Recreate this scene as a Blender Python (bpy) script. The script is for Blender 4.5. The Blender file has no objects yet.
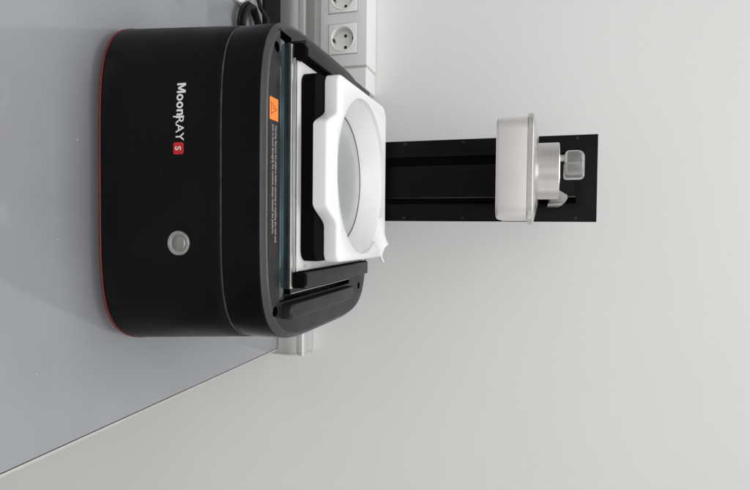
import bpy, bmesh, math, random
from mathutils import Vector, Matrix
random.seed(4)
sc = bpy.context.scene
COL = sc.collection
PI = math.pi

# ------------------------------------------------------------------ materials
def nodes_of(name):
    m = bpy.data.materials.new(name)
    m.use_nodes = True
    nt = m.node_tree
    return m, nt, nt.nodes['Principled BSDF']

def mat(name, col, rough=0.5, metal=0.0, spec=0.5, noise=None, bump=None, rvar=None, aniso=None, coat=0.0,
        trans=0.0, ior=1.45, specks=None, stretch=(1, 1, 1)):
    """noise=(scale, amount) colour mottling; bump=(scale, strength, distance); rvar=(scale, amount) roughness mottling"""
    m, nt, b = nodes_of(name)
    L = nt.links
    b.inputs['Base Color'].default_value = (*col, 1)
    b.inputs['Roughness'].default_value = rough
    b.inputs['Metallic'].default_value = metal
    b.inputs['Specular IOR Level'].default_value = spec
    b.inputs['IOR'].default_value = ior
    b.inputs['Coat Weight'].default_value = coat
    b.inputs['Coat Roughness'].default_value = 0.08
    b.inputs['Transmission Weight'].default_value = trans
    tc = nt.nodes.new('ShaderNodeTexCoord')
    mp = nt.nodes.new('ShaderNodeMapping')
    mp.inputs['Scale'].default_value = stretch
    L.new(tc.outputs['Object'], mp.inputs['Vector'])
    csock = None
    if noise:
        n = nt.nodes.new('ShaderNodeTexNoise')
        n.inputs['Scale'].default_value = noise[0]
        n.inputs['Detail'].default_value = 5
        L.new(mp.outputs[0], n.inputs['Vector'])
        r = nt.nodes.new('ShaderNodeValToRGB')
        a = noise[1]
        r.color_ramp.elements[0].position = 0.3
        r.color_ramp.elements[1].position = 0.7
        r.color_ramp.elements[0].color = (*[c * (1 - a) for c in col], 1)
        r.color_ramp.elements[1].color = (*[min(1, c * (1 + a)) for c in col], 1)
        L.new(n.outputs['Fac'], r.inputs['Fac'])
        csock = r.outputs['Color']
    if specks:                                   # (scale, threshold, colour): sparse dust
        v = nt.nodes.new('ShaderNodeTexVoronoi')
        v.inputs['Scale'].default_value = specks[0]
        L.new(tc.outputs['Object'], v.inputs['Vector'])
        n2 = nt.nodes.new('ShaderNodeTexNoise')
        n2.inputs['Scale'].default_value = specks[0] * 0.31
        L.new(tc.outputs['Object'], n2.inputs['Vector'])
        thr = nt.nodes.new('ShaderNodeMath'); thr.operation = 'MULTIPLY'
        pw = nt.nodes.new('ShaderNodeMath'); pw.operation = 'POWER'
        L.new(n2.outputs['Fac'], pw.inputs[0]); pw.inputs[1].default_value = 5
        L.new(pw.outputs[0], thr.inputs[0]); thr.inputs[1].default_value = specks[1]
        lt = nt.nodes.new('ShaderNodeMath'); lt.operation = 'LESS_THAN'
        L.new(v.outputs['Distance'], lt.inputs[0]); L.new(thr.outputs[0], lt.inputs[1])
        fac = nt.nodes.new('ShaderNodeMath'); fac.operation = 'MULTIPLY'
        L.new(lt.outputs[0], fac.inputs[0]); fac.inputs[1].default_value = 0.6
        mx = nt.nodes.new('ShaderNodeMix'); mx.data_type = 'RGBA'
        L.new(fac.outputs[0], mx.inputs['Factor'])
        if csock: L.new(csock, mx.inputs['A'])
        else: mx.inputs['A'].default_value = (*col, 1)
        mx.inputs['B'].default_value = (*specks[2], 1)
        csock = mx.outputs['Result']
    if csock: L.new(csock, b.inputs['Base Color'])
    if rvar:
        n = nt.nodes.new('ShaderNodeTexNoise')
        n.inputs['Scale'].default_value = rvar[0]
        n.inputs['Detail'].default_value = 6
        L.new(mp.outputs[0], n.inputs['Vector'])
        mr = nt.nodes.new('ShaderNodeMapRange')
        mr.inputs['From Min'].default_value = 0.3; mr.inputs['From Max'].default_value = 0.7
        mr.inputs['To Min'].default_value = max(0, rough - rvar[1]); mr.inputs['To Max'].default_value = rough + rvar[1]
        L.new(n.outputs['Fac'], mr.inputs['Value'])
        L.new(mr.outputs[0], b.inputs['Roughness'])
    if bump:
        n = nt.nodes.new('ShaderNodeTexNoise')
        n.inputs['Scale'].default_value = bump[0]
        n.inputs['Detail'].default_value = 3
        L.new(mp.outputs[0], n.inputs['Vector'])
        bp = nt.nodes.new('ShaderNodeBump')
        bp.inputs['Strength'].default_value = bump[1]
        bp.inputs['Distance'].default_value = bump[2]
        L.new(n.outputs['Fac'], bp.inputs['Height'])
        L.new(bp.outputs[0], b.inputs['Normal'])
    if aniso is not None:
        b.inputs['Anisotropic'].default_value = aniso
    return m

M = {}
M['wall'] = mat('painted_wall', (0.775, 0.778, 0.77), 0.75, spec=0.3, noise=(3, 0.014), bump=(160, 0.09, 0.002))
M['desk'] = mat('grey_laminate', (0.292, 0.300, 0.317), 0.10, spec=0.8, noise=(5, 0.07), rvar=(9, 0.06), specks=(45, 0.55, (0.7, 0.7, 0.7)))
M['edge'] = mat('edge_band', (0.5, 0.49, 0.465), 0.5, noise=(30, 0.04))
M['seamdark'] = mat('dark_gap', (0.02, 0.02, 0.02), 0.8)
M['shell'] = mat('matte_black_shell', (0.0024, 0.0025, 0.003), 0.36, spec=0.16, noise=(6, 0.3), rvar=(7, 0.14), bump=(900, 0.06, 0.0005),
                 specks=(50, 0.28, (0.2, 0.2, 0.2)))
M['lid'] = mat('satin_black_plastic', (0.0022, 0.0022, 0.0025), 0.32, spec=0.16, noise=(8, 0.25), rvar=(9, 0.12), bump=(700, 0.05, 0.0005),
               specks=(60, 0.28, (0.2, 0.2, 0.2)))
M['deck'] = mat('deck_sheen_plastic', (0.0115, 0.0118, 0.0127), 0.38, spec=0.38, noise=(9, 0.12), rvar=(25, 0.05), bump=(800, 0.08, 0.0005))  # grey above the lid's black paints in reflections of ceiling and wall
M['frame'] = mat('dull_black_frame', (0.0015, 0.0015, 0.0017), 0.7, spec=0.06)
M['edge_sheen'] = mat('painted_sheen_bevel', (0.022, 0.0227, 0.0245), 0.4, spec=0.75, noise=(30, 0.25), rvar=(40, 0.08))  # lid bevel coloured paler to paint in its bright reflection band
M['black'] = mat('deep_black_plastic', (0.003, 0.003, 0.0034), 0.5, spec=0.12, noise=(20, 0.2))
M['pit'] = mat('recess_black', (0.003, 0.003, 0.003), 0.9, spec=0.05)
M['red'] = mat('red_rubber', (0.12, 0.006, 0.008), 0.35, noise=(40, 0.2))
M['redbadge'] = mat('red_print', (0.52, 0.015, 0.018), 0.45)
M['white_print'] = mat('white_print', (0.75, 0.75, 0.75), 0.5)
M['seam_highlight'] = mat('seam_lip', (0.04, 0.04, 0.043), 0.35, spec=0.6, noise=(60, 0.5))  # paler than the shell: paints the highlight along the rounded lip
M['glass'] = mat('reflection_mottled_acrylic', (0.036, 0.062, 0.070), 0.08, spec=0.9, noise=(11, 0.9), coat=0.15)  # strong blue mottling paints uneven reflections into the strip's colour
M['bar_dark'] = mat('painted_dark_reflection', (0.02, 0.03, 0.03), 0.15, spec=0.5, noise=(14, 0.6))  # dark tone painted for what the silver bar's front reflects
M['alu'] = mat('brushed_aluminium', (0.8, 0.785, 0.765), 0.28, metal=1, noise=(30, 0.06), stretch=(1, 12, 12), bump=(120, 0.05, 0.0005))
M['alu_dark'] = mat('dull_aluminium', (0.42, 0.41, 0.40), 0.38, metal=1, noise=(40, 0.08))
M['plat'] = mat('bead_blasted_aluminium', (0.85, 0.82, 0.815), 0.46, metal=1, noise=(300, 0.025), bump=(1400, 0.12, 0.0004), rvar=(30, 0.02))
M['turned'] = mat('turned_aluminium', (0.62, 0.605, 0.59), 0.27, metal=1, noise=(9, 0.04), stretch=(2, 2, 60), bump=(20, 0.02, 0.0004))
M['arm'] = mat('cast_aluminium', (0.3, 0.295, 0.29), 0.55, metal=0.15, noise=(90, 0.08), bump=(500, 0.1, 0.0004))
M['white'] = mat('glossy_white_plastic', (0.85, 0.853, 0.855), 0.24, noise=(12, 0.012))
M['plate'] = mat('pale_plate', (0.62, 0.635, 0.63), 0.3, noise=(15, 0.03))
M['film'] = mat('grey_tank_film', (0.53, 0.545, 0.545), 0.12, noise=(7, 0.08), coat=0.3)
M['stain'] = mat('resin_stain', (0.5, 0.43, 0.33), 0.3)
M['column'] = mat('anodised_black', (0.0032, 0.0032, 0.0038), 0.42, spec=0.12, noise=(15, 0.1), rvar=(20, 0.05), bump=(1200, 0.05, 0.0003))
M['orange'] = mat('orange_label', (0.85, 0.23, 0.04), 0.5, noise=(80, 0.06))
M['label'] = mat('dark_label', (0.018, 0.0165, 0.015), 0.5, noise=(60, 0.15))
M['label_text'] = mat('label_text', (0.34, 0.32, 0.305), 0.6)
M['orange_ink'] = mat('dark_ink', (0.25, 0.05, 0.01), 0.6)
M['steel'] = mat('button_steel', (0.46, 0.45, 0.42), 0.36, metal=1, noise=(60, 0.08))
M['steel_cap'] = mat('button_cap_steel', (0.4, 0.395, 0.375), 0.3, metal=1, noise=(80, 0.08), aniso=0.7)
M['knob'] = mat('smoky_clear_plastic', (0.66, 0.65, 0.64), 0.2, trans=0.78, ior=1.45, noise=(20, 0.05))
M['trunk'] = mat('white_pvc', (0.70, 0.70, 0.70), 0.4, noise=(6, 0.015))
M['socket'] = mat('socket_white', (0.80, 0.79, 0.77), 0.3)
M['profile'] = mat('satin_profile', (0.66, 0.665, 0.65), 0.32, metal=0.6, noise=(5, 0.05), stretch=(0.6, 10, 10))
M['strip'] = mat('cable_duct_black', (0.005, 0.0055, 0.007), 0.7, spec=0.2)
M['cable'] = mat('cable_rubber', (0.006, 0.006, 0.0065), 0.4, spec=0.3)
M['hole'] = mat('hole_black', (0.004, 0.004, 0.004), 0.8)
M['screw'] = mat('dark_screw', (0.07, 0.07, 0.07), 0.3, metal=1)

# ------------------------------------------------------------------ helpers
def obj(name, bm, m, parent=None, smooth=35, label=None):
    bmesh.ops.recalc_face_normals(bm, faces=bm.faces)
    if smooth:
        a = math.radians(smooth)
        for f in bm.faces: f.smooth = True
        for e in bm.edges:
            if len(e.link_faces) == 2 and e.calc_face_angle(0) > a: e.smooth = False
    me = bpy.data.meshes.new(name)
    bm.to_mesh(me); bm.free()
    o = bpy.data.objects.new(name, me)
    COL.objects.link(o)
    for x in (m if isinstance(m, (list, tuple)) else [m]): me.materials.append(x)
    if parent: o.parent = parent; o.matrix_parent_inverse = parent.matrix_basis.inverted()
    if label: o['label'] = label
    return o

def thing(name, label, cat, loc=(0, 0, 0), group=None):
    o = bpy.data.objects.new(name, None); COL.objects.link(o)
    o.location = loc; o.empty_display_size = 0.05
    o['label'] = label; o['category'] = cat
    if group: o['group'] = group
    bpy.context.view_layer.update()
    return o

def tag(o, label, cat, group=None):
    o['label'] = label; o['category'] = cat
    if group: o['group'] = group
    return o

def box(bm, x0, x1, y0, y1, z0, z1, bev=0.0, seg=2):
    vs = [bm.verts.new((x, y, z)) for x in (x0, x1) for y in (y0, y1) for z in (z0, z1)]
    idx = [(0, 1, 3, 2), (4, 6, 7, 5), (0, 4, 5, 1), (2, 3, 7, 6), (0, 2, 6, 4), (1, 5, 7, 3)]
    fs = [bm.faces.new([vs[i] for i in q]) for q in idx]
    if bev:
        es = set(e for f in fs for e in f.edges)
        bmesh.ops.bevel(bm, geom=list(es), offset=bev, segments=seg, profile=0.5, affect='EDGES', clamp_overlap=True)
    return bm

def loft(bm, rings, cap0=True, cap1=True, closed=True):
    vr = [[bm.verts.new(p) for p in r] for r in rings]
    n = len(vr[0])
    for a, b in zip(vr[:-1], vr[1:]):
        for i in range(n if closed else n - 1):
            j = (i + 1) % n
            bm.faces.new((a[i], a[j], b[j], b[i]))
    if cap0: bm.faces.new(vr[0][::-1])
    if cap1: bm.faces.new(vr[-1])
    return bm

def rrect(x0, x1, y0, y1, r, n=8):
    r = min(r, (x1 - x0) / 2 - 1e-5, (y1 - y0) / 2 - 1e-5)
    pts = []
    for cx, cy, a0 in ((x1 - r, y0 + r, -90), (x1 - r, y1 - r, 0), (x0 + r, y1 - r, 90), (x0 + r, y0 + r, 180)):
        for k in range(n + 1):
            a = math.radians(a0 + 90 * k / n)
            pts.append((cx + r * math.cos(a), cy + r * math.sin(a)))
    return pts

def inset(pts, d):
    """inward offset of a CCW outline"""
    n = len(pts); out = []
    for i in range(n):
        p0 = Vector(pts[i - 1]); p1 = Vector(pts[i]); p2 = Vector(pts[(i + 1) % n])
        t1 = (p1 - p0); t2 = (p2 - p1)
        t = (t1.normalized() + t2.normalized()) if t1.length > 1e-9 and t2.length > 1e-9 else (t1 + t2)
        t.normalize()
        out.append((p1.x - t.y * d, p1.y + t.x * d))
    return out

def prism(bm, pts, z0, z1, f0=0.0, f1=0.0, seg=4):
    """upright prism of an outline with rounded bottom (f0) and top (f1) edges"""
    rings = []
    if f0:
        for k in range(seg + 1):
            a = PI / 2 * k / seg
            rings.append([(x, y, z0 + f0 * (1 - math.sin(a))) for x, y in inset(pts, f0 * (1 - math.cos(a)))])
        rings = rings[::-1]
        rings = [[(x, y, z0 + f0 * (1 - math.cos(PI / 2 * k / seg))) for x, y in inset(pts, f0 * (1 - math.sin(PI / 2 * k / seg)))] for k in range(seg + 1)]
    else:
        rings.append([(x, y, z0) for x, y in pts])
    if f1:
        for k in range(seg + 1):
            a = PI / 2 * k / seg
            rings.append([(x, y, z1 - f1 * (1 - math.sin(a))) for x, y in inset(pts, f1 * (1 - math.cos(a)))])
    else:
        rings.append([(x, y, z1) for x, y in pts])
    return loft(bm, rings)

def lathe(bm, prof, c, n=64, axis='z', cap=True):
    rings = []
    for r, h in prof:
        ring = []
        for k in range(n):
            a = 2 * PI * k / n
            if axis == 'z': ring.append((c[0] + r * math.cos(a), c[1] + r * math.sin(a), c[2] + h))
            else: ring.append((c[0] + r * math.cos(a), c[1] + h, c[2] + r * math.sin(a)))
        rings.append(ring)
    return loft(bm, rings, cap, cap)

def tube(bm, pts, r, n=10):
    pts = [Vector(p) for p in pts]
    rings = []
    up = Vector((0.13, 0.21, 1)).normalized()
    for i, p in enumerate(pts):
        t = (pts[min(i + 1, len(pts) - 1)] - pts[max(i - 1, 0)]).normalized()
        s = t.cross(up).normalized(); u = s.cross(t).normalized(); up = u
        rings.append([p + (s * math.cos(2 * PI * k / n) + u * math.sin(2 * PI * k / n)) * r for k in range(n)])
    return loft(bm, rings)

def subtract(bm, cutters):
    """boolean difference; returns a new bmesh"""
    bmesh.ops.recalc_face_normals(bm, faces=bm.faces)
    me = bpy.data.meshes.new('tmp'); bm.to_mesh(me); bm.free()
    o = bpy.data.objects.new('tmp', me); COL.objects.link(o)
    tmp = [o]
    for c in cutters:
        bmesh.ops.recalc_face_normals(c, faces=c.faces)
        cm = bpy.data.meshes.new('cut'); c.to_mesh(cm); c.free()
        co = bpy.data.objects.new('cut', cm); COL.objects.link(co); tmp.append(co)
        md = o.modifiers.new('b', 'BOOLEAN'); md.operation = 'DIFFERENCE'; md.object = co; md.solver = 'EXACT'
    bpy.context.view_layer.update()
    dg = bpy.context.evaluated_depsgraph_get()
    out = bmesh.new()
    out.from_mesh(o.evaluated_get(dg).to_mesh())
    for t in tmp: bpy.data.objects.remove(t, do_unlink=True)
    return out

def boxbm(*a, **k):
    bm = bmesh.new(); return box(bm, *a, **k)

def bevel_sharp(bm, w, ang=40, seg=2, test=None):
    bmesh.ops.dissolve_degenerate(bm, dist=1e-5, edges=bm.edges)
    es = [e for e in bm.edges if len(e.link_faces) == 2 and e.calc_face_angle(0) > math.radians(ang) and (test is None or test(e))]
    bmesh.ops.bevel(bm, geom=es, offset=w, segments=seg, profile=0.5, affect='EDGES', clamp_overlap=True)
    return bm

def text_mesh(body, size, weight=0.0, shear=0.0, extrude=0.0, align='LEFT', spacing=1.0):
    cu = bpy.data.curves.new('txt', 'FONT')
    cu.body = body; cu.size = size; cu.offset = weight; cu.shear = shear; cu.align_x = align
    cu.space_character = spacing; cu.resolution_u = 4; cu.extrude = extrude
    o = bpy.data.objects.new('txt', cu); COL.objects.link(o)
    bpy.context.view_layer.update()
    dg = bpy.context.evaluated_depsgraph_get()
    bm = bmesh.new(); bm.from_mesh(o.evaluated_get(dg).to_mesh())
    bpy.data.objects.remove(o, do_unlink=True)
    return bm

def bounds(bm):
    xs = [v.co.x for v in bm.verts]; ys = [v.co.y for v in bm.verts]
    return min(xs), max(xs), min(ys), max(ys)

# ------------------------------------------------------------------ the setting
wall = obj('wall', boxbm(-2.6, 2.6, 1.19, 1.30, -1.7, 2.4), M['wall'], None, 0)
tag(wall, 'plain off-white painted wall behind the desk and the black printer', 'wall')

desk = thing('desk', 'grey laminate desk with a pale edge band that the black printer stands on', 'desk', (0, 0.55, -0.039))
obj('desk_top', boxbm(-1.6, 0.2777, -0.35, 1.1325, -0.039, -0.011, bev=0.0006), M['desk'], desk)
obj('edge_gap', boxbm(0.2777, 0.2791, -0.35, 1.1325, -0.039, -0.0122), M['seamdark'], desk, 0)
obj('edge_band', boxbm(0.2791, 0.2829, -0.35, 1.1325, -0.039, -0.0113, bev=0.0009), M['edge'], desk)

# aluminium profile along the rear of the desk
prof = thing('metal_profile', 'long satin metal rail running low along the wall behind the desk', 'rail', (0.0, 1.16, -0.011))
bm = bmesh.new()
sec = [(1.114, -0.03), (1.114, 0.0), (1.1135, 0.012), (1.112, 0.020), (1.112, 0.040), (1.114, 0.046), (1.114, 0.048), (1.1175, 0.049), (1.1175, 0.051),
       (1.114, 0.052), (1.1145, 0.060), (1.118, 0.0635), (1.185, 0.0635), (1.185, -0.03)]
sec = [(min(1.188, y + 0.022), -0.011 + z * 1.025) for y, z in sec]
loft(bm, [[(x, y, z) for y, z in sec] for x in (-1.4, 0.2868)])
obj('extrusion', bm, M['profile'], prof, 30)
bm = bmesh.new()
sec2 = [(y - 0.0002, z) for y, z in sec]
loft(bm, [[(x, y - 0.0012, z + (0.001 if z > 0.05 else 0)) for y, z in sec2] for x in (0.2870, 0.2915)])
bevel_sharp(bm, 0.0008)
obj('end_cap', bm, M['profile'], prof, 30)

# black duct strip
strip = obj('cable_duct', boxbm(-1.3, -0.245, 1.057, 1.1290, -0.0108, -0.003, bev=0.0015), M['strip'])
tag(strip, 'flat black cable duct lying along the back of the desk', 'cable duct')

# ------------------------------------------------------------------ socket trunk
TX1 = -0.302
trunk = thing('socket_trunk', 'white wall trunking with round power sockets above the rear of the desk', 'socket trunk', (-0.6, 1.155, 0.10))
SK = [(-0.4140, 0.1508), (-0.5035, 0.1508), (-0.593, 0.1508)]
SR = 0.0262
body = boxbm(-1.4, -0.3545, 1.120, 1.1885, 0.0975, 0.206, bev=0.0022, seg=3)
body = subtract(body, [lathe(bmesh.new(), [(SR, -0.012), (SR * 0.93, 0.025)], (x, 1.120, z), 48, 'y') for x, z in SK])
obj('cover', body, M['trunk'], trunk, 30)
obj('end_piece', boxbm(-0.3492, TX1, 1.119, 1.1885, 0.0965, 0.2055, bev=0.0025, seg=3), M['trunk'], trunk, 30)
obj('joint_gap', boxbm(-0.3545, -0.3492, 1.1235, 1.1885, 0.100, 0.2035), mat('joint_beige', (0.5, 0.48, 0.43), 0.5), trunk, 0)
for x, z in SK:
    pl = boxbm(x - 0.0325, x + 0.0325, 1.1172, 1.1222, z - 0.0325, z + 0.0325, bev=0.0012)
    pl = subtract(pl, [lathe(bmesh.new(), [(SR, -0.012), (SR * 0.99, 0.012)], (x, 1.120, z), 48, 'y')])
    so = obj('wall_socket', pl, M['socket'], trunk, 30)
    bm = bmesh.new()
    p = [(SR + 0.0012, -0.0036), (SR + 0.0004, -0.0046), (SR - 0.0012, -0.0036), (SR - 0.003, 0.016), (SR - 0.005, 0.0175), (0.0005, 0.0175)]
    lathe(bm, p, (x, 1.120, z), 48, 'y', cap=False)
    obj('socket_well', bm, M['socket'], so, 30)
    for s in (-1, 1):
        bm = bmesh.new(); lathe(bm, [(0.0034, 0.0166), (0.0034, 0.0173)], (x + s * 0.0125, 1.120, z), 20, 'y')
        obj('pin_hole', bm, M['hole'], so, 30)
        bm = boxbm(x - 0.0028, x + 0.0028, 1.1205, 1.137, z + s * (SR - 0.003) - 0.0014, z + s * (SR - 0.003) + 0.0014, bev=0.0005)
        obj('earth_clip', bm, M['alu_dark'], so, 30)
        bm = boxbm(x - 0.0032, x + 0.0032, 1.1190, 1.1285, z + s * (SR - 0.0043) - 0.0006, z + s * (SR - 0.0043) + 0.0006, bev=0.0003)
        obj('clip_slot', bm, M['hole'], so, 30)
    # thin shadow gap round the insert
    fr = boxbm(x - 0.0336, x + 0.0336, 1.1192, 1.1206, z - 0.0336, z + 0.0336)
    fr = subtract(fr, [lathe(bmesh.new(), [(SR + 0.001, -0.012), (SR + 0.001, 0.012)], (x, 1.120, z), 48, 'y')])
    obj('plate_gap', fr, mat('plate_gap_grey', (0.25, 0.25, 0.25), 0.7), so, 0)

# ------------------------------------------------------------------ coiled cable behind the printer
cable = thing('power_cable', 'coiled black power cable lying on the desk behind the printer', 'cable', (-0.42, 0.99, 0.0))
pts = []
for k in range(0, 3 * 40 + 1):
    a = 2 * PI * k / 40 + 1.9
    t = k / 120
    pts.append((-0.412 + (0.040 - 0.010 * t + 0.003 * math.sin(3 * a)) * math.cos(a) + 0.006 * t,
                0.984 + (0.046 - 0.014 * math.sin(PI * t)) * math.sin(a) - 0.010 * t,
                -0.001 + 0.022 * t + 0.006 * math.sin(2 * a)))
bm = bmesh.new(); tube(bm, pts, 0.0045); obj('coil', bm, M['cable'], cable, 60)
bm = bmesh.new()
tube(bm, [(-0.70, 1.02, -0.006), (-0.60, 1.025, -0.006), (-0.53, 1.012, 0.005), (-0.475, 1.00, 0.008), (-0.446, 0.998, 0.018), (-0.425, 1.004, 0.03), (-0.40, 1.01, 0.028)], 0.0045)
obj('cable_end', bm, M['cable'], cable, 60)
tg = boxbm(-0.466, -0.4415, 0.938, 0.968, -0.0107, 0.000, bev=0.002)
tagm = obj('cable_tag', tg, mat('tag_white', (0.8, 0.78, 0.78), 0.5), None)
tag(tagm, 'small white plastic tag lying beside the coiled black cable', 'tag')

# ------------------------------------------------------------------ the printer
PX, PY, HY = -0.062, 0.7925, 0.2075
def sup(hx, hy, n, cnt=160, cx=PX, cy=PY):
    out = []
    for k in range(cnt):
        a = 2 * PI * k / cnt
        c, s = math.cos(a), math.sin(a)
        r = (abs(c / hx) ** n + abs(s / hy) ** n) ** (-1 / n)
        out.append((cx + r * c, cy + r * s))
    return out
def hx_at(z):                      # slight draft of the lower shell
    return 0.2285 + (0.2150 - 0.2285) * z / 0.187
def front_y(x, z, n=5.0):
    return PY - HY * (1 - min(0.999, abs(x - PX) / hx_at(z)) ** n) ** (1 / n)

printer = thing('resin_printer', 'black desktop resin 3D printer with rounded shell and tall black column', '3D printer', (PX, PY, -0.011))

def ring_at(hx, hy, n, z): return [(x, y, z) for x, y in sup(hx, hy, n)]
# foot, red ring, lower shell
bm = bmesh.new(); loft(bm, [ring_at(0.2130, HY - 0.0155, 5, -0.0108), ring_at(0.2130, HY - 0.0155, 5, 0.0035)]); obj('foot', bm, M['black'], printer)
bm = bmesh.new()
loft(bm, [ring_at(0.2120, HY - 0.0165, 5, 0.0030), ring_at(0.2276, HY - 0.0006, 5, 0.0034), ring_at(0.2287, HY + 0.0006, 5, 0.0042), ring_at(0.2287, HY + 0.0006, 5, 0.0058), ring_at(0.2278, HY - 0.0004, 5, 0.0068)])
obj('red_trim', bm, M['red'], printer)
bm = bmesh.new()
rings = [ring_at(0.2268, HY - 0.0012, 5, 0.0066), ring_at(hx_at(0.008), HY, 5, 0.0085)]
for z in (0.04, 0.08, 0.12, 0.16): rings.append(ring_at(hx_at(z), HY, 5, z))
rings += [ring_at(hx_at(0.1845), HY, 5, 0.1845), ring_at(hx_at(0.1845) - 0.0008, HY - 0.0008, 5, 0.1862), ring_at(0.2120, HY - 0.003, 5, 0.1868)]
loft(bm, rings); obj('lower_shell', bm, M['shell'], printer)
bm = bmesh.new()
loft(bm, [ring_at(0.2130, HY - 0.0016, 5, 0.1866), ring_at(0.2144, HY - 0.0003, 5, 0.1871), ring_at(0.2146, HY - 0.0001, 5, 0.1880), ring_at(0.2136, HY - 0.0011, 5, 0.1887)])
obj('seam_lip', bm, M['seam_highlight'], printer)

# upper lid with recesses
bm = bmesh.new()
ZT = 0.248
rings = [ring_at(0.2136, HY - 0.0014, 5, 0.1884), ring_at(0.2142, HY - 0.0008, 5, 0.196), ring_at(0.2139, HY - 0.0004, 5, 0.238)]
for d, z in ((0.0005, 0.2410), (0.0012, 0.2422), (0.0047, 0.2465), (0.0056, 0.2473), (0.0075, ZT)):
    rings.append(ring_at(0.2139 - d, HY - 0.0004 - d, 5, z))
loft(bm, rings)
cut = [boxbm(-0.2505, 0.0945, 0.6252, 0.6570, 0.228, 0.30),
       boxbm(-0.2240, 0.0588, 0.6500, 0.9560, 0.226, 0.30),
       boxbm(0.0872, 0.0945, 0.6480, 0.8950, 0.229, 0.30)]
SCREWS = [(-0.2263, 0.6160, 0.0066), (0.1044, 0.6140, 0.0064), (0.1035, 0.9480, 0.0066)]
for x, y, r in SCREWS:
    cut.append(lathe(bmesh.new(), [(r, 0), (r, 0.03)], (x, y, 0.236), 28))
bm = subtract(bm, cut)
lid = obj('upper_lid', bm, [M['lid'], M['deck'], M['edge_sheen']], printer, 32)
for p in lid.data.polygons:
    c = p.center
    inside = -0.2515 < c.x < 0.0950 and 0.6248 < c.y < 0.957
    if c.z > 0.24795: p.material_index = 1
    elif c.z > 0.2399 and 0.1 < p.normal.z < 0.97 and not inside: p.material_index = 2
    elif p.normal.z > 0.9: p.material_index = 1
for x, y, r in SCREWS:
    bm = bmesh.new(); lathe(bm, [(r * 0.8, 0), (r * 0.8, 0.003), (r * 0.65, 0.0042), (r * 0.3, 0.0042), (r * 0.3, 0.0015)], (x, y, 0.2362), 20)
    obj('deck_screw', bm, M['black'], lid, 35)

# things in the front slot: acrylic strip, aluminium bars, pale plate
obj('acrylic_strip', boxbm(-0.2410, 0.0930, 0.6264, 0.6416, 0.229, 0.2466, bev=0.0012), M['glass'], printer)
obj('bar_front_dark', boxbm(-0.2394, 0.0790, 0.6420, 0.6452, 0.229, 0.2536, bev=0.0006), M['bar_dark'], printer)  # added cladding, paints the dark reflection on the bar's front
obj('silver_bar', boxbm(-0.2392, 0.0788, 0.6453, 0.6520, 0.230, 0.2546, bev=0.0008), M['alu'], printer)
obj('grey_bar', boxbm(-0.2235, 0.0575, 0.6526, 0.6572, 0.231, 0.2566, bev=0.0008), M['alu_dark'], printer)
obj('base_plate', boxbm(-0.2232, 0.0570, 0.6576, 0.9550, 0.232, 0.2572, bev=0.0008), M['plate'], printer)
bm = bmesh.new(); lathe(bm, [(0.004, 0), (0.0036, 0.0006), (0.001, 0.0009)], (0, 0, 0), 20)
for v in bm.verts: v.co = Vector((v.co.x * 0.55 + 0.0510, v.co.y * 1.7 + 0.684, v.co.z * 0.4 + 0.2573))
obj('resin_stain', bm, M['stain'], printer)
# groove edge strip (bright lip of the cover seal)
bm = bmesh.new()
box(bm, 0.0858, 0.0868, 0.6575, 0.8940, 0.2475, 0.2497, bev=0.0003)
obj('seal_edge', bm, M['alu'], printer)
# raised ribs with black end blocks
for x0, x1, yr, in ((-0.2485, -0.2285, 0.9440), (0.0575, 0.0795, 0.9410)):
    rb = obj('guide_rib', boxbm(x0, x1, 0.6612, yr, 0.2395, 0.2680, bev=0.0018, seg=3), M['deck'], printer, 40)
    xa, xb = (x0 + 0.0065, x1 + 0.0075) if x0 < 0 else (x0 - 0.0005, x1 - 0.001)
    pts = [(xa + 0.004, 0.2695), (xa, 0.2655), (xa, 0.244), (xb, 0.244), (xb, 0.2655), (xb - 0.004, 0.2695)]
    bm = bmesh.new(); loft(bm, [[(x, y, z) for x, z in pts] for y in (0.6535, 0.6640)])
    bevel_sharp(bm, 0.0005); obj('end_block', bm, M['pit'], rb, 35)
    # dark sheet painting in the shade on the rib's inner side
    xi = x1 + 0.0006 if x0 < 0 else x0 - 0.0006
    obj('channel_shade', boxbm(min(xi, xi - 0.0005), max(xi, xi + 0.0005), 0.662, yr - 0.004, 0.2575, 0.2667), M['pit'], rb, 0)
# long raised grip bar on the right of the deck
bm = bmesh.new()
n = 10; r = 0.0105
pts = [(0.0970 + r - r * math.cos(PI * k / n), 0.6420 - r * math.sin(PI * k / n)) for k in range(n + 1)]
pts = [(x, y) for x, y in pts]
pts += [(0.1180, 0.872), (0.114, 0.880), (0.108, 0.882), (0.0975, 0.882)]
prism(bm, pts, 0.2470, 0.2620, 0, 0.0035, 4)
obj('grip_bar', bm, M['deck'], printer, 40)

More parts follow.
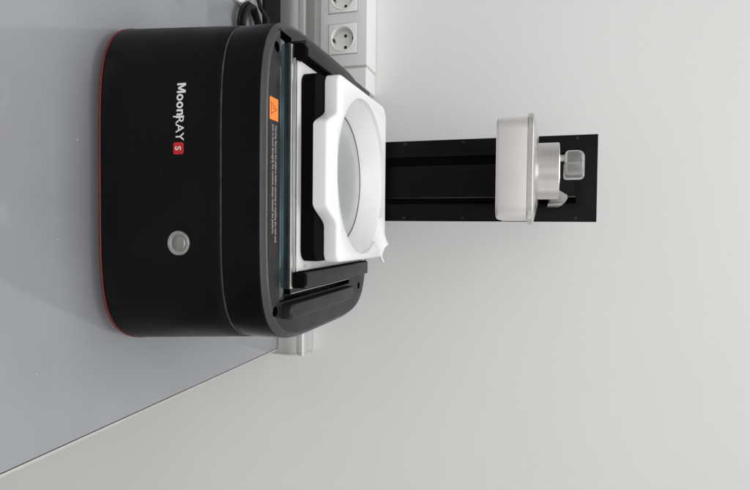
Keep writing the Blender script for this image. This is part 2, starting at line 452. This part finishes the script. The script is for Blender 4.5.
# column
CX0, CX1, CY = -0.1605, -0.0160, 0.960
bm = boxbm(CX0, CX1, CY, CY + 0.006, 0.2475, 0.6560, bev=0.0004)
bm = subtract(bm, [boxbm(-0.1312, -0.1152, 0.95, 0.98, 0.256, 0.6235), boxbm(-0.0597, -0.0466, 0.95, 0.98, 0.256, 0.6235)])
column = obj('column', bm, M['column'], printer, 30)
obj('column_back', boxbm(CX0 + 0.001, CX1 - 0.001, CY + 0.0085, CY + 0.034, 0.2475, 0.6555, bev=0.0005), M['column'], column)
obj('column_core', boxbm(CX0 + 0.0035, CX1 - 0.0035, CY + 0.0062, CY + 0.0086, 0.2475, 0.653), M['pit'], column, 0)
obj('centre_panel', boxbm(-0.1150, -0.0600, CY - 0.0022, CY - 0.0001, 0.258, 0.621, bev=0.0006), M['column'], column)
obj('guide_rail', boxbm(-0.0596, -0.0570, CY + 0.0004, CY + 0.0061, 0.257, 0.623, bev=0.0007), mat('bronze_rail', (0.07, 0.062, 0.05), 0.4, metal=1, noise=(4, 0.5), stretch=(1, 1, 1.5)), column)
for x, z in ((-0.1555, 0.4350), (-0.0222, 0.4350), (-0.1548, 0.6235), (-0.0222, 0.6235), (-0.155, 0.33), (-0.0222, 0.33)):
    bm = bmesh.new(); lathe(bm, [(0.0024, 0), (0.0024, -0.0006), (0.0021, -0.0010), (0.0013, -0.0010), (0.0012, 0.0004)], (x, CY, z), 18, 'y')
    obj('column_screw', bm, M['screw'], column, 35)

# button
bm = bmesh.new()
BXc, BZ = 0.0193, 0.1285
by = front_y(BXc, BZ)
lathe(bm, [(0.0160, 0.001), (0.0160, -0.0020), (0.0151, -0.0032), (0.0137, -0.0034), (0.0110, -0.0024), (0.0101, -0.0020), (0.0100, 0.001)], (BXc, by, BZ), 48, 'y', cap=False)
bt = obj('power_button', bm, M['steel'], printer, 40)
bm = bmesh.new()
lathe(bm, [(0.0099, 0.001), (0.0099, -0.0020), (0.0094, -0.0024), (0.0004, -0.0030)], (BXc, by, BZ), 48, 'y')
obj('button_cap', bm, M['steel_cap'], bt, 40)

# logo on the curved front
def wrap(bm, x0, z0, lift=0.0004):
    for v in bm.verts:
        x = x0 + v.co.x; z = z0 + v.co.y
        v.co = Vector((x, front_y(x, z) - lift - v.co.z, z))
    return bm
def fit(bm, w=None, h=None):
    a, b, c, d = bounds(bm)
    sx = w / (b - a) if w else 1; sy = h / (d - c) if h else sx
    if h and not w: sx = sy
    for v in bm.verts: v.co.x = (v.co.x - a) * sx; v.co.y = (v.co.y - 0) * sy
    return bm
logo = bpy.data.objects.new('logo', None); COL.objects.link(logo); logo.parent = printer; logo.matrix_parent_inverse = printer.matrix_basis.inverted()
bm = bmesh.new()                                   # heavy rounded letters M o o n, one outline each
def poly(pts, dx):
    bm.faces.new([bm.verts.new((x + dx, y, 0)) for x, y in pts])
def ring_letter(dx, ro, hi, cy=0.36):
    a = [bm.verts.new((dx + ro[0] * math.cos(2 * PI * k / 28), cy + ro[1] * math.sin(2 * PI * k / 28), 0)) for k in range(28)]
    c = [bm.verts.new((dx + hi[0] * math.cos(2 * PI * k / 28), cy + hi[1] * math.sin(2 * PI * k / 28), 0)) for k in range(28)]
    for k in range(28): bm.faces.new((a[k], a[(k + 1) % 28], c[(k + 1) % 28], c[k]))
for pts_m in (((0, 0), (0.22, 0), (0.22, 1), (0, 1)), ((0.22, 1), (0.22, 0.60), (0.43, 0.12), (0.525, 0.12), (0.525, 0.40), (0.29, 1)),
              ((0.525, 0.40), (0.525, 0.12), (0.62, 0.12), (0.83, 0.60), (0.83, 1), (0.76, 1)), ((0.83, 0), (1.05, 0), (1.05, 1), (0.83, 1))): poly(pts_m, 0)
ring_letter(1.52, (0.37, 0.385), (0.165, 0.20)); ring_letter(2.33, (0.37, 0.385), (0.165, 0.20))
for pts_m in (((0, 0), (0.21, 0), (0.21, 0.44), (0.19, 0.73), (0, 0.73)), ((0.21, 0.44), (0.25, 0.53), (0.33, 0.57), (0.33, 0.745), (0.25, 0.72), (0.19, 0.65)),
              ((0.33, 0.57), (0.40, 0.54), (0.43, 0.45), (0.64, 0.48), (0.61, 0.63), (0.50, 0.73), (0.33, 0.745)), ((0.43, 0), (0.64, 0), (0.64, 0.48), (0.43, 0.45))): poly(pts_m, 2.80)
for v in bm.verts: v.co.x *= 0.0405 / 3.44; v.co.y *= 0.0127
obj('logo_word_bold', wrap(bm, -0.1815, 0.1248), M['white_print'], printer, 0)
bm = text_mesh('RAY', 0.02, weight=0.00012, spacing=1.0); fit(bm, w=0.0305)
a, b, c, d = bounds(bm)
for v in bm.verts: v.co.y *= 0.0118 / d
obj('logo_word_thin', wrap(bm, -0.1396, 0.1238), M['white_print'], printer, 0)
bm = bmesh.new()                                   # long stem of the R
vs = [bm.verts.new(p) for p in ((-0.0012, -0.0040, 0), (0.0004, -0.0040, 0), (0.0004, 0.0122, 0), (-0.0012, 0.0122, 0))]; bm.faces.new(vs)
obj('logo_stem', wrap(bm, -0.1393, 0.1238, 0.00045), M['white_print'], printer, 0)
bm = bmesh.new()
pts = rrect(0, 0.0150, 0, 0.0150, 0.0028, 5)
loft(bm, [[(x, y, 0.0) for x, y in pts], [(x, y, 0.0004) for x, y in pts]])
badge = obj('logo_badge', wrap(bm, -0.1073, 0.1205, 0.0003), M['redbadge'], printer, 0)
bm = text_mesh('S', 0.012, weight=0.0002); fit(bm, h=0.0088)
a, b, c, d = bounds(bm)
obj('badge_letter', wrap(bm, -0.1073 + 0.0075 - b / 2, 0.1205 + 0.0031, 0.0012), M['white_print'], badge, 0)
bpy.data.objects.remove(logo)

# warning label on the deck
def flat(name, bm, x0, y0, z, m, parent):
    for v in bm.verts: v.co = Vector((x0 + v.co.x, y0 + v.co.y, z + v.co.z))
    return obj(name, bm, m, parent, 0)
bm = bmesh.new(); pts = rrect(0, 0.1985, 0, 0.0245, 0.004, 4)
loft(bm, [[(x, y, 0) for x, y in pts], [(x, y, 0.0003) for x, y in pts]])
wl = flat('warning_label', bm, -0.1625, 0.5955, 0.24805, M['label'], printer)
bm = bmesh.new(); pts = rrect(0, 0.0275, 0, 0.0225, 0.0006, 2)
loft(bm, [[(x, y, 0) for x, y in pts], [(x, y, 0.0003) for x, y in pts]])
flat('orange_panel', bm, -0.1610, 0.5962, 0.24836, M['orange'], wl)
bm = bmesh.new()                                   # warning triangle outline + mark
def strip_line(bm, a, b, w):
    a = Vector(a); b = Vector(b); t = (b - a).normalized() * w / 2; nn = Vector((-t.y, t.x))
    a -= t * 0.6; b += t * 0.6
    bm.faces.new([bm.verts.new((*p, 0)) for p in (a - nn, b - nn, b + nn, a + nn)])
tri = [(0.0065, 0.004), (0.0205, 0.004), (0.0135, 0.0175)]
for i in range(3): strip_line(bm, tri[i], tri[(i + 1) % 3], 0.0009)
strip_line(bm, (0.0135, 0.0085), (0.0135, 0.0125), 0.0011); strip_line(bm, (0.0135, 0.0058), (0.0135, 0.0066), 0.0011)
flat('warning_symbol', bm, -0.1610, 0.5962, 0.2488, M['orange_ink'], wl)
for s, y, w in (('Warning: Remove the platform before removing or installing the resin tank', 0.6102, 0.1465),
                ('tank to avoid damaging the machine, always reinstall the platform', 0.6027, 0.1345)):
    bm = text_mesh(s, 0.006, weight=0.00006); fit(bm, w=w)
    a, b, c, d = bounds(bm)
    for v in bm.verts: v.co.y *= 0.0052 / (d - min(c, 0) * 0)
    flat('label_text', bm, -0.1285, y, 0.2487, M['label_text'], wl)

# ------------------------------------------------------------------ resin vat
vat = thing('resin_vat', 'glossy white resin tank with a big round well, on a black frame in the printer', 'resin tank', (-0.082, 0.81, 0.2575))
VX0, VX1 = -0.2148, 0.0465
bm = bmesh.new(); prism(bm, rrect(-0.2100, 0.0440, 0.6680, 0.9300, 0.016, 6), 0.2576, 0.2775, 0.001, 0.0015)
bm = subtract(bm, [lathe(bmesh.new(), [(0.113, -0.05), (0.113, 0.05)], (-0.082, 0.8125, 0.27), 64)])
obj('tank_frame', bm, M['frame'], vat, 35)

def outline():
    p = []
    def arc(cx, cy, r, a0, a1, n=7):
        for k in range(n + 1):
            a = math.radians(a0 + (a1 - a0) * k / n); p.append((cx + r * math.cos(a), cy + r * math.sin(a)))
    yf, yt, yb = 0.7000, 0.6600, 0.9430
    # from the front left corner, counter-clockwise
    arc(VX0 + 0.014, yf + 0.014, 0.014, 180, 270)
    def scurve(xa, ya, xb, yb_, n=10):
        for k in range(n + 1):
            t = k / n; s = t * t * (3 - 2 * t)
            p.append((xa + (xb - xa) * t, ya + (yb_ - ya) * s))
    scurve(-0.1640, yf, -0.1370, yt)
    scurve(-0.0340, yt, -0.0030, yf)
    arc(VX1 - 0.014, yf + 0.014, 0.014, 270, 360)
    arc(VX1 + 0.002 - 0.020, yb - 0.020, 0.020, 0, 90)
    arc(VX0 - 0.003 + 0.026, yb - 0.026, 0.026, 90, 180)
    return p
bm = bmesh.new()
prism(bm, outline(), 0.2778, 0.3000, 0.0015, 0.0055, 5)
WX, WY = -0.082, 0.8140
well_cut = lathe(bmesh.new(), [(0.1203, -0.05), (0.1203, 0.03)], (WX, WY, 0.2995), 96)
SD = Vector((0.70, 0.714)).normalized(); SN = Vector((-SD.y, SD.x)); SB = Vector((-0.012, 0.886))
def trough(t, w, dep, z, n=14):
    out = []
    for k in range(n + 1):
        a = PI * k / n
        q = SB + SD * t + SN * (w * math.cos(a))
        out.append((q.x, q.y, z - dep * math.sin(a) ** 0.8))
    return out
rings = []
for t, w, dep in ((-0.02, 0.034, 0.016), (0.02, 0.029, 0.013), (0.05, 0.0205, 0.009), (0.095, 0.0175, 0.007)):
    tr = trough(t, w, dep, 0.3002)
    rings.append(tr + [(x, y, 0.32) for x, y, z in tr[::-1]])
bm = subtract(bm, [well_cut, loft(bmesh.new(), rings)])
bevel_sharp(bm, 0.0016, 50, 2, lambda e: min(v.co.z for v in e.verts) > 0.286)
rim = obj('rim', bm, M['white'], vat, 38)
bm = bmesh.new()       # inner wall of the well: rounded lip, then a sloping wall down to the film
pr = [(0.1012, 0.2575), (0.1030, 0.2620), (0.1062, 0.2690), (0.1105, 0.2780), (0.1140, 0.2850), (0.1165, 0.2895), (0.1185, 0.2925), (0.1204, 0.2945), (0.1204, 0.2800), (0.1128, 0.2772), (0.1120, 0.2577)]
lathe(bm, [(r, z) for r, z in pr], (WX, WY, 0), 96, cap=False)
bm.faces.ensure_lookup_table()
obj('well_wall', bm, M['white'], vat, 50)
bm = bmesh.new(); lathe(bm, [(0.1016, 0.2576), (0.1016, 0.2588), (0.0985, 0.2596), (0.0975, 0.2590), (0.0005, 0.2590)], (WX, WY, 0), 96)
obj('tank_film', bm, M['film'], vat, 50)
bm = bmesh.new(); lathe(bm, [(0.1002, 0.2596), (0.1006, 0.2604), (0.1012, 0.2606), (0.1017, 0.2600), (0.1018, 0.2592)], (WX, WY, 0), 96, cap=False)
obj('film_gasket', bm, mat('gasket_grey', (0.1, 0.1, 0.1), 0.5), vat, 50)
# pouring spout at the rear right corner
bm = bmesh.new()
rings = []
for t, w, dep, z in ((0.046, 0.0212, 0.0092, 0.3000), (0.060, 0.0196, 0.0080, 0.3006), (0.072, 0.0196, 0.0072, 0.3014), (0.0770, 0.0196, 0.0066, 0.3028)):
    inner = trough(t, w, dep, z)
    outer = trough(t, w + 0.0030, dep + 0.0032, z - 0.0004)
    rings.append(inner + outer[::-1])
loft(bm, rings)
obj('pouring_spout', bm, M['white'], vat, 50)
# three thin grip ridges on the front tab
bm = bmesh.new()
for k in range(3):
    y = 0.6815 + 0.0048 * k
    box(bm, -0.129, -0.040, y, y + 0.0016, 0.2995, 0.3005, bev=0.0002)
obj('grip_ridges', bm, M['white'], vat, 40)

# ------------------------------------------------------------------ build platform
pf = thing('build_platform', 'silver aluminium build platform hanging from the black column above the white tank', 'build platform', (-0.083, 0.818, 0.507))
bm = bmesh.new(); prism(bm, rrect(-0.1550, -0.0155, 0.7460, 0.8880, 0.020, 8), 0.5070, 0.5480, 0.004, 0.0, 4)
obj('platform_block', bm, M['plat'], pf, 40)
bm = bmesh.new()
FO = rrect(-0.1600, -0.0098, 0.7440, 0.8920, 0.026, 8)
FC = (-0.0862, 0.820)
rings = [[(x, y, 0.5482) for x, y in inset(FO, 0.0008)], [(x, y, 0.5490) for x, y in FO], [(x, y, 0.5548) for x, y in FO], [(x, y, 0.5556) for x, y in inset(FO, 0.0010)]]
for k, z in ((0.5, 0.5592), (1.0, 0.5622)):
    rg = []
    for x, y in inset(FO, 0.001):
        dx, dy = x - FC[0], y - FC[1]; L = math.hypot(dx, dy)
        cxp, cyp = FC[0] + dx / L * 0.056, FC[1] + dy / L * 0.056
        rg.append((x + (cxp - x) * k, y + (cyp - y) * k, z))
    rings.append(rg)
loft(bm, rings)
obj('flange', bm, M['turned'], pf, 40)
bm = bmesh.new()
NX, NY, NR = -0.0865, 0.822, 0.0405
lathe(bm, [(NR, 0.5605), (NR, 0.5895), (NR - 0.001, 0.5905), (NR - 0.004, 0.5905)], (NX, NY, 0), 64)
obj('neck', bm, M['turned'], pf, 35)
# threaded screw and translucent thumb knob
bm = bmesh.new(); kx, ky = -0.0985, 0.806
lathe(bm, [(0.0048, 0.590), (0.0048, 0.5985)], (kx - 0.004, ky, 0), 24); obj('knob_screw', bm, M['steel'], pf)
bm = bmesh.new(); prism(bm, rrect(kx - 0.0145, kx + 0.0200, ky - 0.0130, ky + 0.0130, 0.0105, 6), 0.5975, 0.6235, 0.006, 0.009, 6)
kn = obj('thumb_knob', bm, M['knob'], pf, 50)
bm = bmesh.new(); prism(bm, rrect(kx + 0.0010, kx + 0.0255, ky + 0.002, ky + 0.0160, 0.0069, 6), 0.5965, 0.6245, 0.004, 0.0065, 6)
obj('knob_wing', bm, M['knob'], kn, 50)
# side arm that hooks into the column
bm = bmesh.new()
sec = [(0.5600, 0), (0.5905, 0), (0.5990, 0), (0.6010, 0), (0.5960, 0)]
q = [(-0.0660, 0.5900), (-0.0605, 0.5935), (-0.0540, 0.6040), (-0.0490, 0.6046), (-0.0424, 0.6005), (-0.0415, 0.5900), (-0.0415, 0.5800), (-0.0660, 0.5800)]
loft(bm, [[(x, y, z) for x, z in q] for y in (0.850, 0.966)])
bevel_sharp(bm, 0.0008); arm = obj('arm', bm, M['arm'], pf, 40)
obj('arm_foot', boxbm(-0.0414, -0.0400, 0.845, 0.956, 0.5770, 0.5962, bev=0.0004), M['alu_dark'], arm)
obj('carriage', boxbm(-0.1080, -0.0660, 0.858, 0.959, 0.5600, 0.5870, bev=0.002), M['alu_dark'], pf)

# ------------------------------------------------------------------ light
w = bpy.data.worlds.new('World'); sc.world = w; w.use_nodes = True
nt = w.node_tree; bg = nt.nodes['Background']
tc = nt.nodes.new('ShaderNodeTexCoord'); sp = nt.nodes.new('ShaderNodeSeparateXYZ')
nt.links.new(tc.outputs['Generated'], sp.inputs[0])
mr = nt.nodes.new('ShaderNodeMapRange'); mr.inputs['From Min'].default_value = -1; mr.inputs['From Max'].default_value = 1
nt.links.new(sp.outputs['Z'], mr.inputs['Value'])
cr = nt.nodes.new('ShaderNodeValToRGB')           # the room around: darker floor, mid walls, pale ceiling
cr.color_ramp.elements[0].position = 0.30; cr.color_ramp.elements[0].color = (0.26, 0.25, 0.24, 1)
cr.color_ramp.elements[1].position = 0.85; cr.color_ramp.elements[1].color = (0.98, 0.985, 0.99, 1)
e = cr.color_ramp.elements.new(0.52); e.color = (0.70, 0.695, 0.69, 1)
nt.links.new(mr.outputs[0], cr.inputs['Fac'])
nz = nt.nodes.new('ShaderNodeTexNoise'); nz.inputs['Scale'].default_value = 1.6; nz.inputs['Detail'].default_value = 1.5
nt.links.new(tc.outputs['Generated'], nz.inputs['Vector'])
m2 = nt.nodes.new('ShaderNodeMapRange'); m2.inputs['From Min'].default_value = 0.32; m2.inputs['From Max'].default_value = 0.68
m2.inputs['To Min'].default_value = 0.55; m2.inputs['To Max'].default_value = 1.4
nt.links.new(nz.outputs['Fac'], m2.inputs['Value'])
vm = nt.nodes.new('ShaderNodeVectorMath'); vm.operation = 'SCALE'
nt.links.new(cr.outputs['Color'], vm.inputs[0]); nt.links.new(m2.outputs[0], vm.inputs['Scale'])
nt.links.new(vm.outputs[0], bg.inputs['Color'])
bg.inputs['Strength'].default_value = 0.95

def area(name, loc, target, sx, sy, power, col=(1, 1, 1)):
    l = bpy.data.lights.new(name, 'AREA'); l.shape = 'RECTANGLE'; l.size = sx; l.size_y = sy; l.energy = power; l.color = col
    o = bpy.data.objects.new(name, l); COL.objects.link(o); o.location = loc
    o.rotation_euler = (Vector(target) - Vector(loc)).to_track_quat('-Z', 'Y').to_euler()
    return o
area('ceiling_and_fill_lamp', (-0.25, 0.82, 2.4), (-0.25, 0.80, 0), 1.6, 0.5, 21, (0.985, 0.995, 1.0))
area('ceiling_and_fill_lamp', (-0.1, -1.5, 1.45), (-0.1, 1.1, 0.15), 2.0, 1.0, 11, (1, 0.975, 0.945))  # added fill behind the camera, brightens the wall

# ------------------------------------------------------------------ camera (portrait phone held sideways: world up is image right)
p, yaw, roll = map(math.radians, (16.5, 1.7, -1.03))
F = Vector((math.sin(yaw) * math.cos(p), math.cos(yaw) * math.cos(p), -math.sin(p)))
R0 = Vector((math.cos(yaw), -math.sin(yaw), 0)); U0 = R0.cross(F)
R = math.cos(roll) * R0 - math.sin(roll) * U0
U = R.cross(F)
cam = bpy.data.cameras.new('camera'); co = bpy.data.objects.new('camera', cam); COL.objects.link(co)
cam.sensor_fit = 'HORIZONTAL'; cam.sensor_width = 36; cam.lens = 541 / 750 * 36
cam.clip_start = 0.02; cam.clip_end = 50
X, Y, Z = U, -R, -F
co.matrix_world = Matrix(((X.x, Y.x, Z.x, 0), (X.y, Y.y, Z.y, 0), (X.z, Y.z, Z.z, 0.56), (0, 0, 0, 1)))
sc.camera = co
sc.view_settings.view_transform = 'Standard'; sc.view_settings.look = 'None'
sc.view_settings.exposure = 0.09; sc.view_settings.gamma = 1
sc.cycles.use_denoising = True
sc.cycles.max_bounces = 10
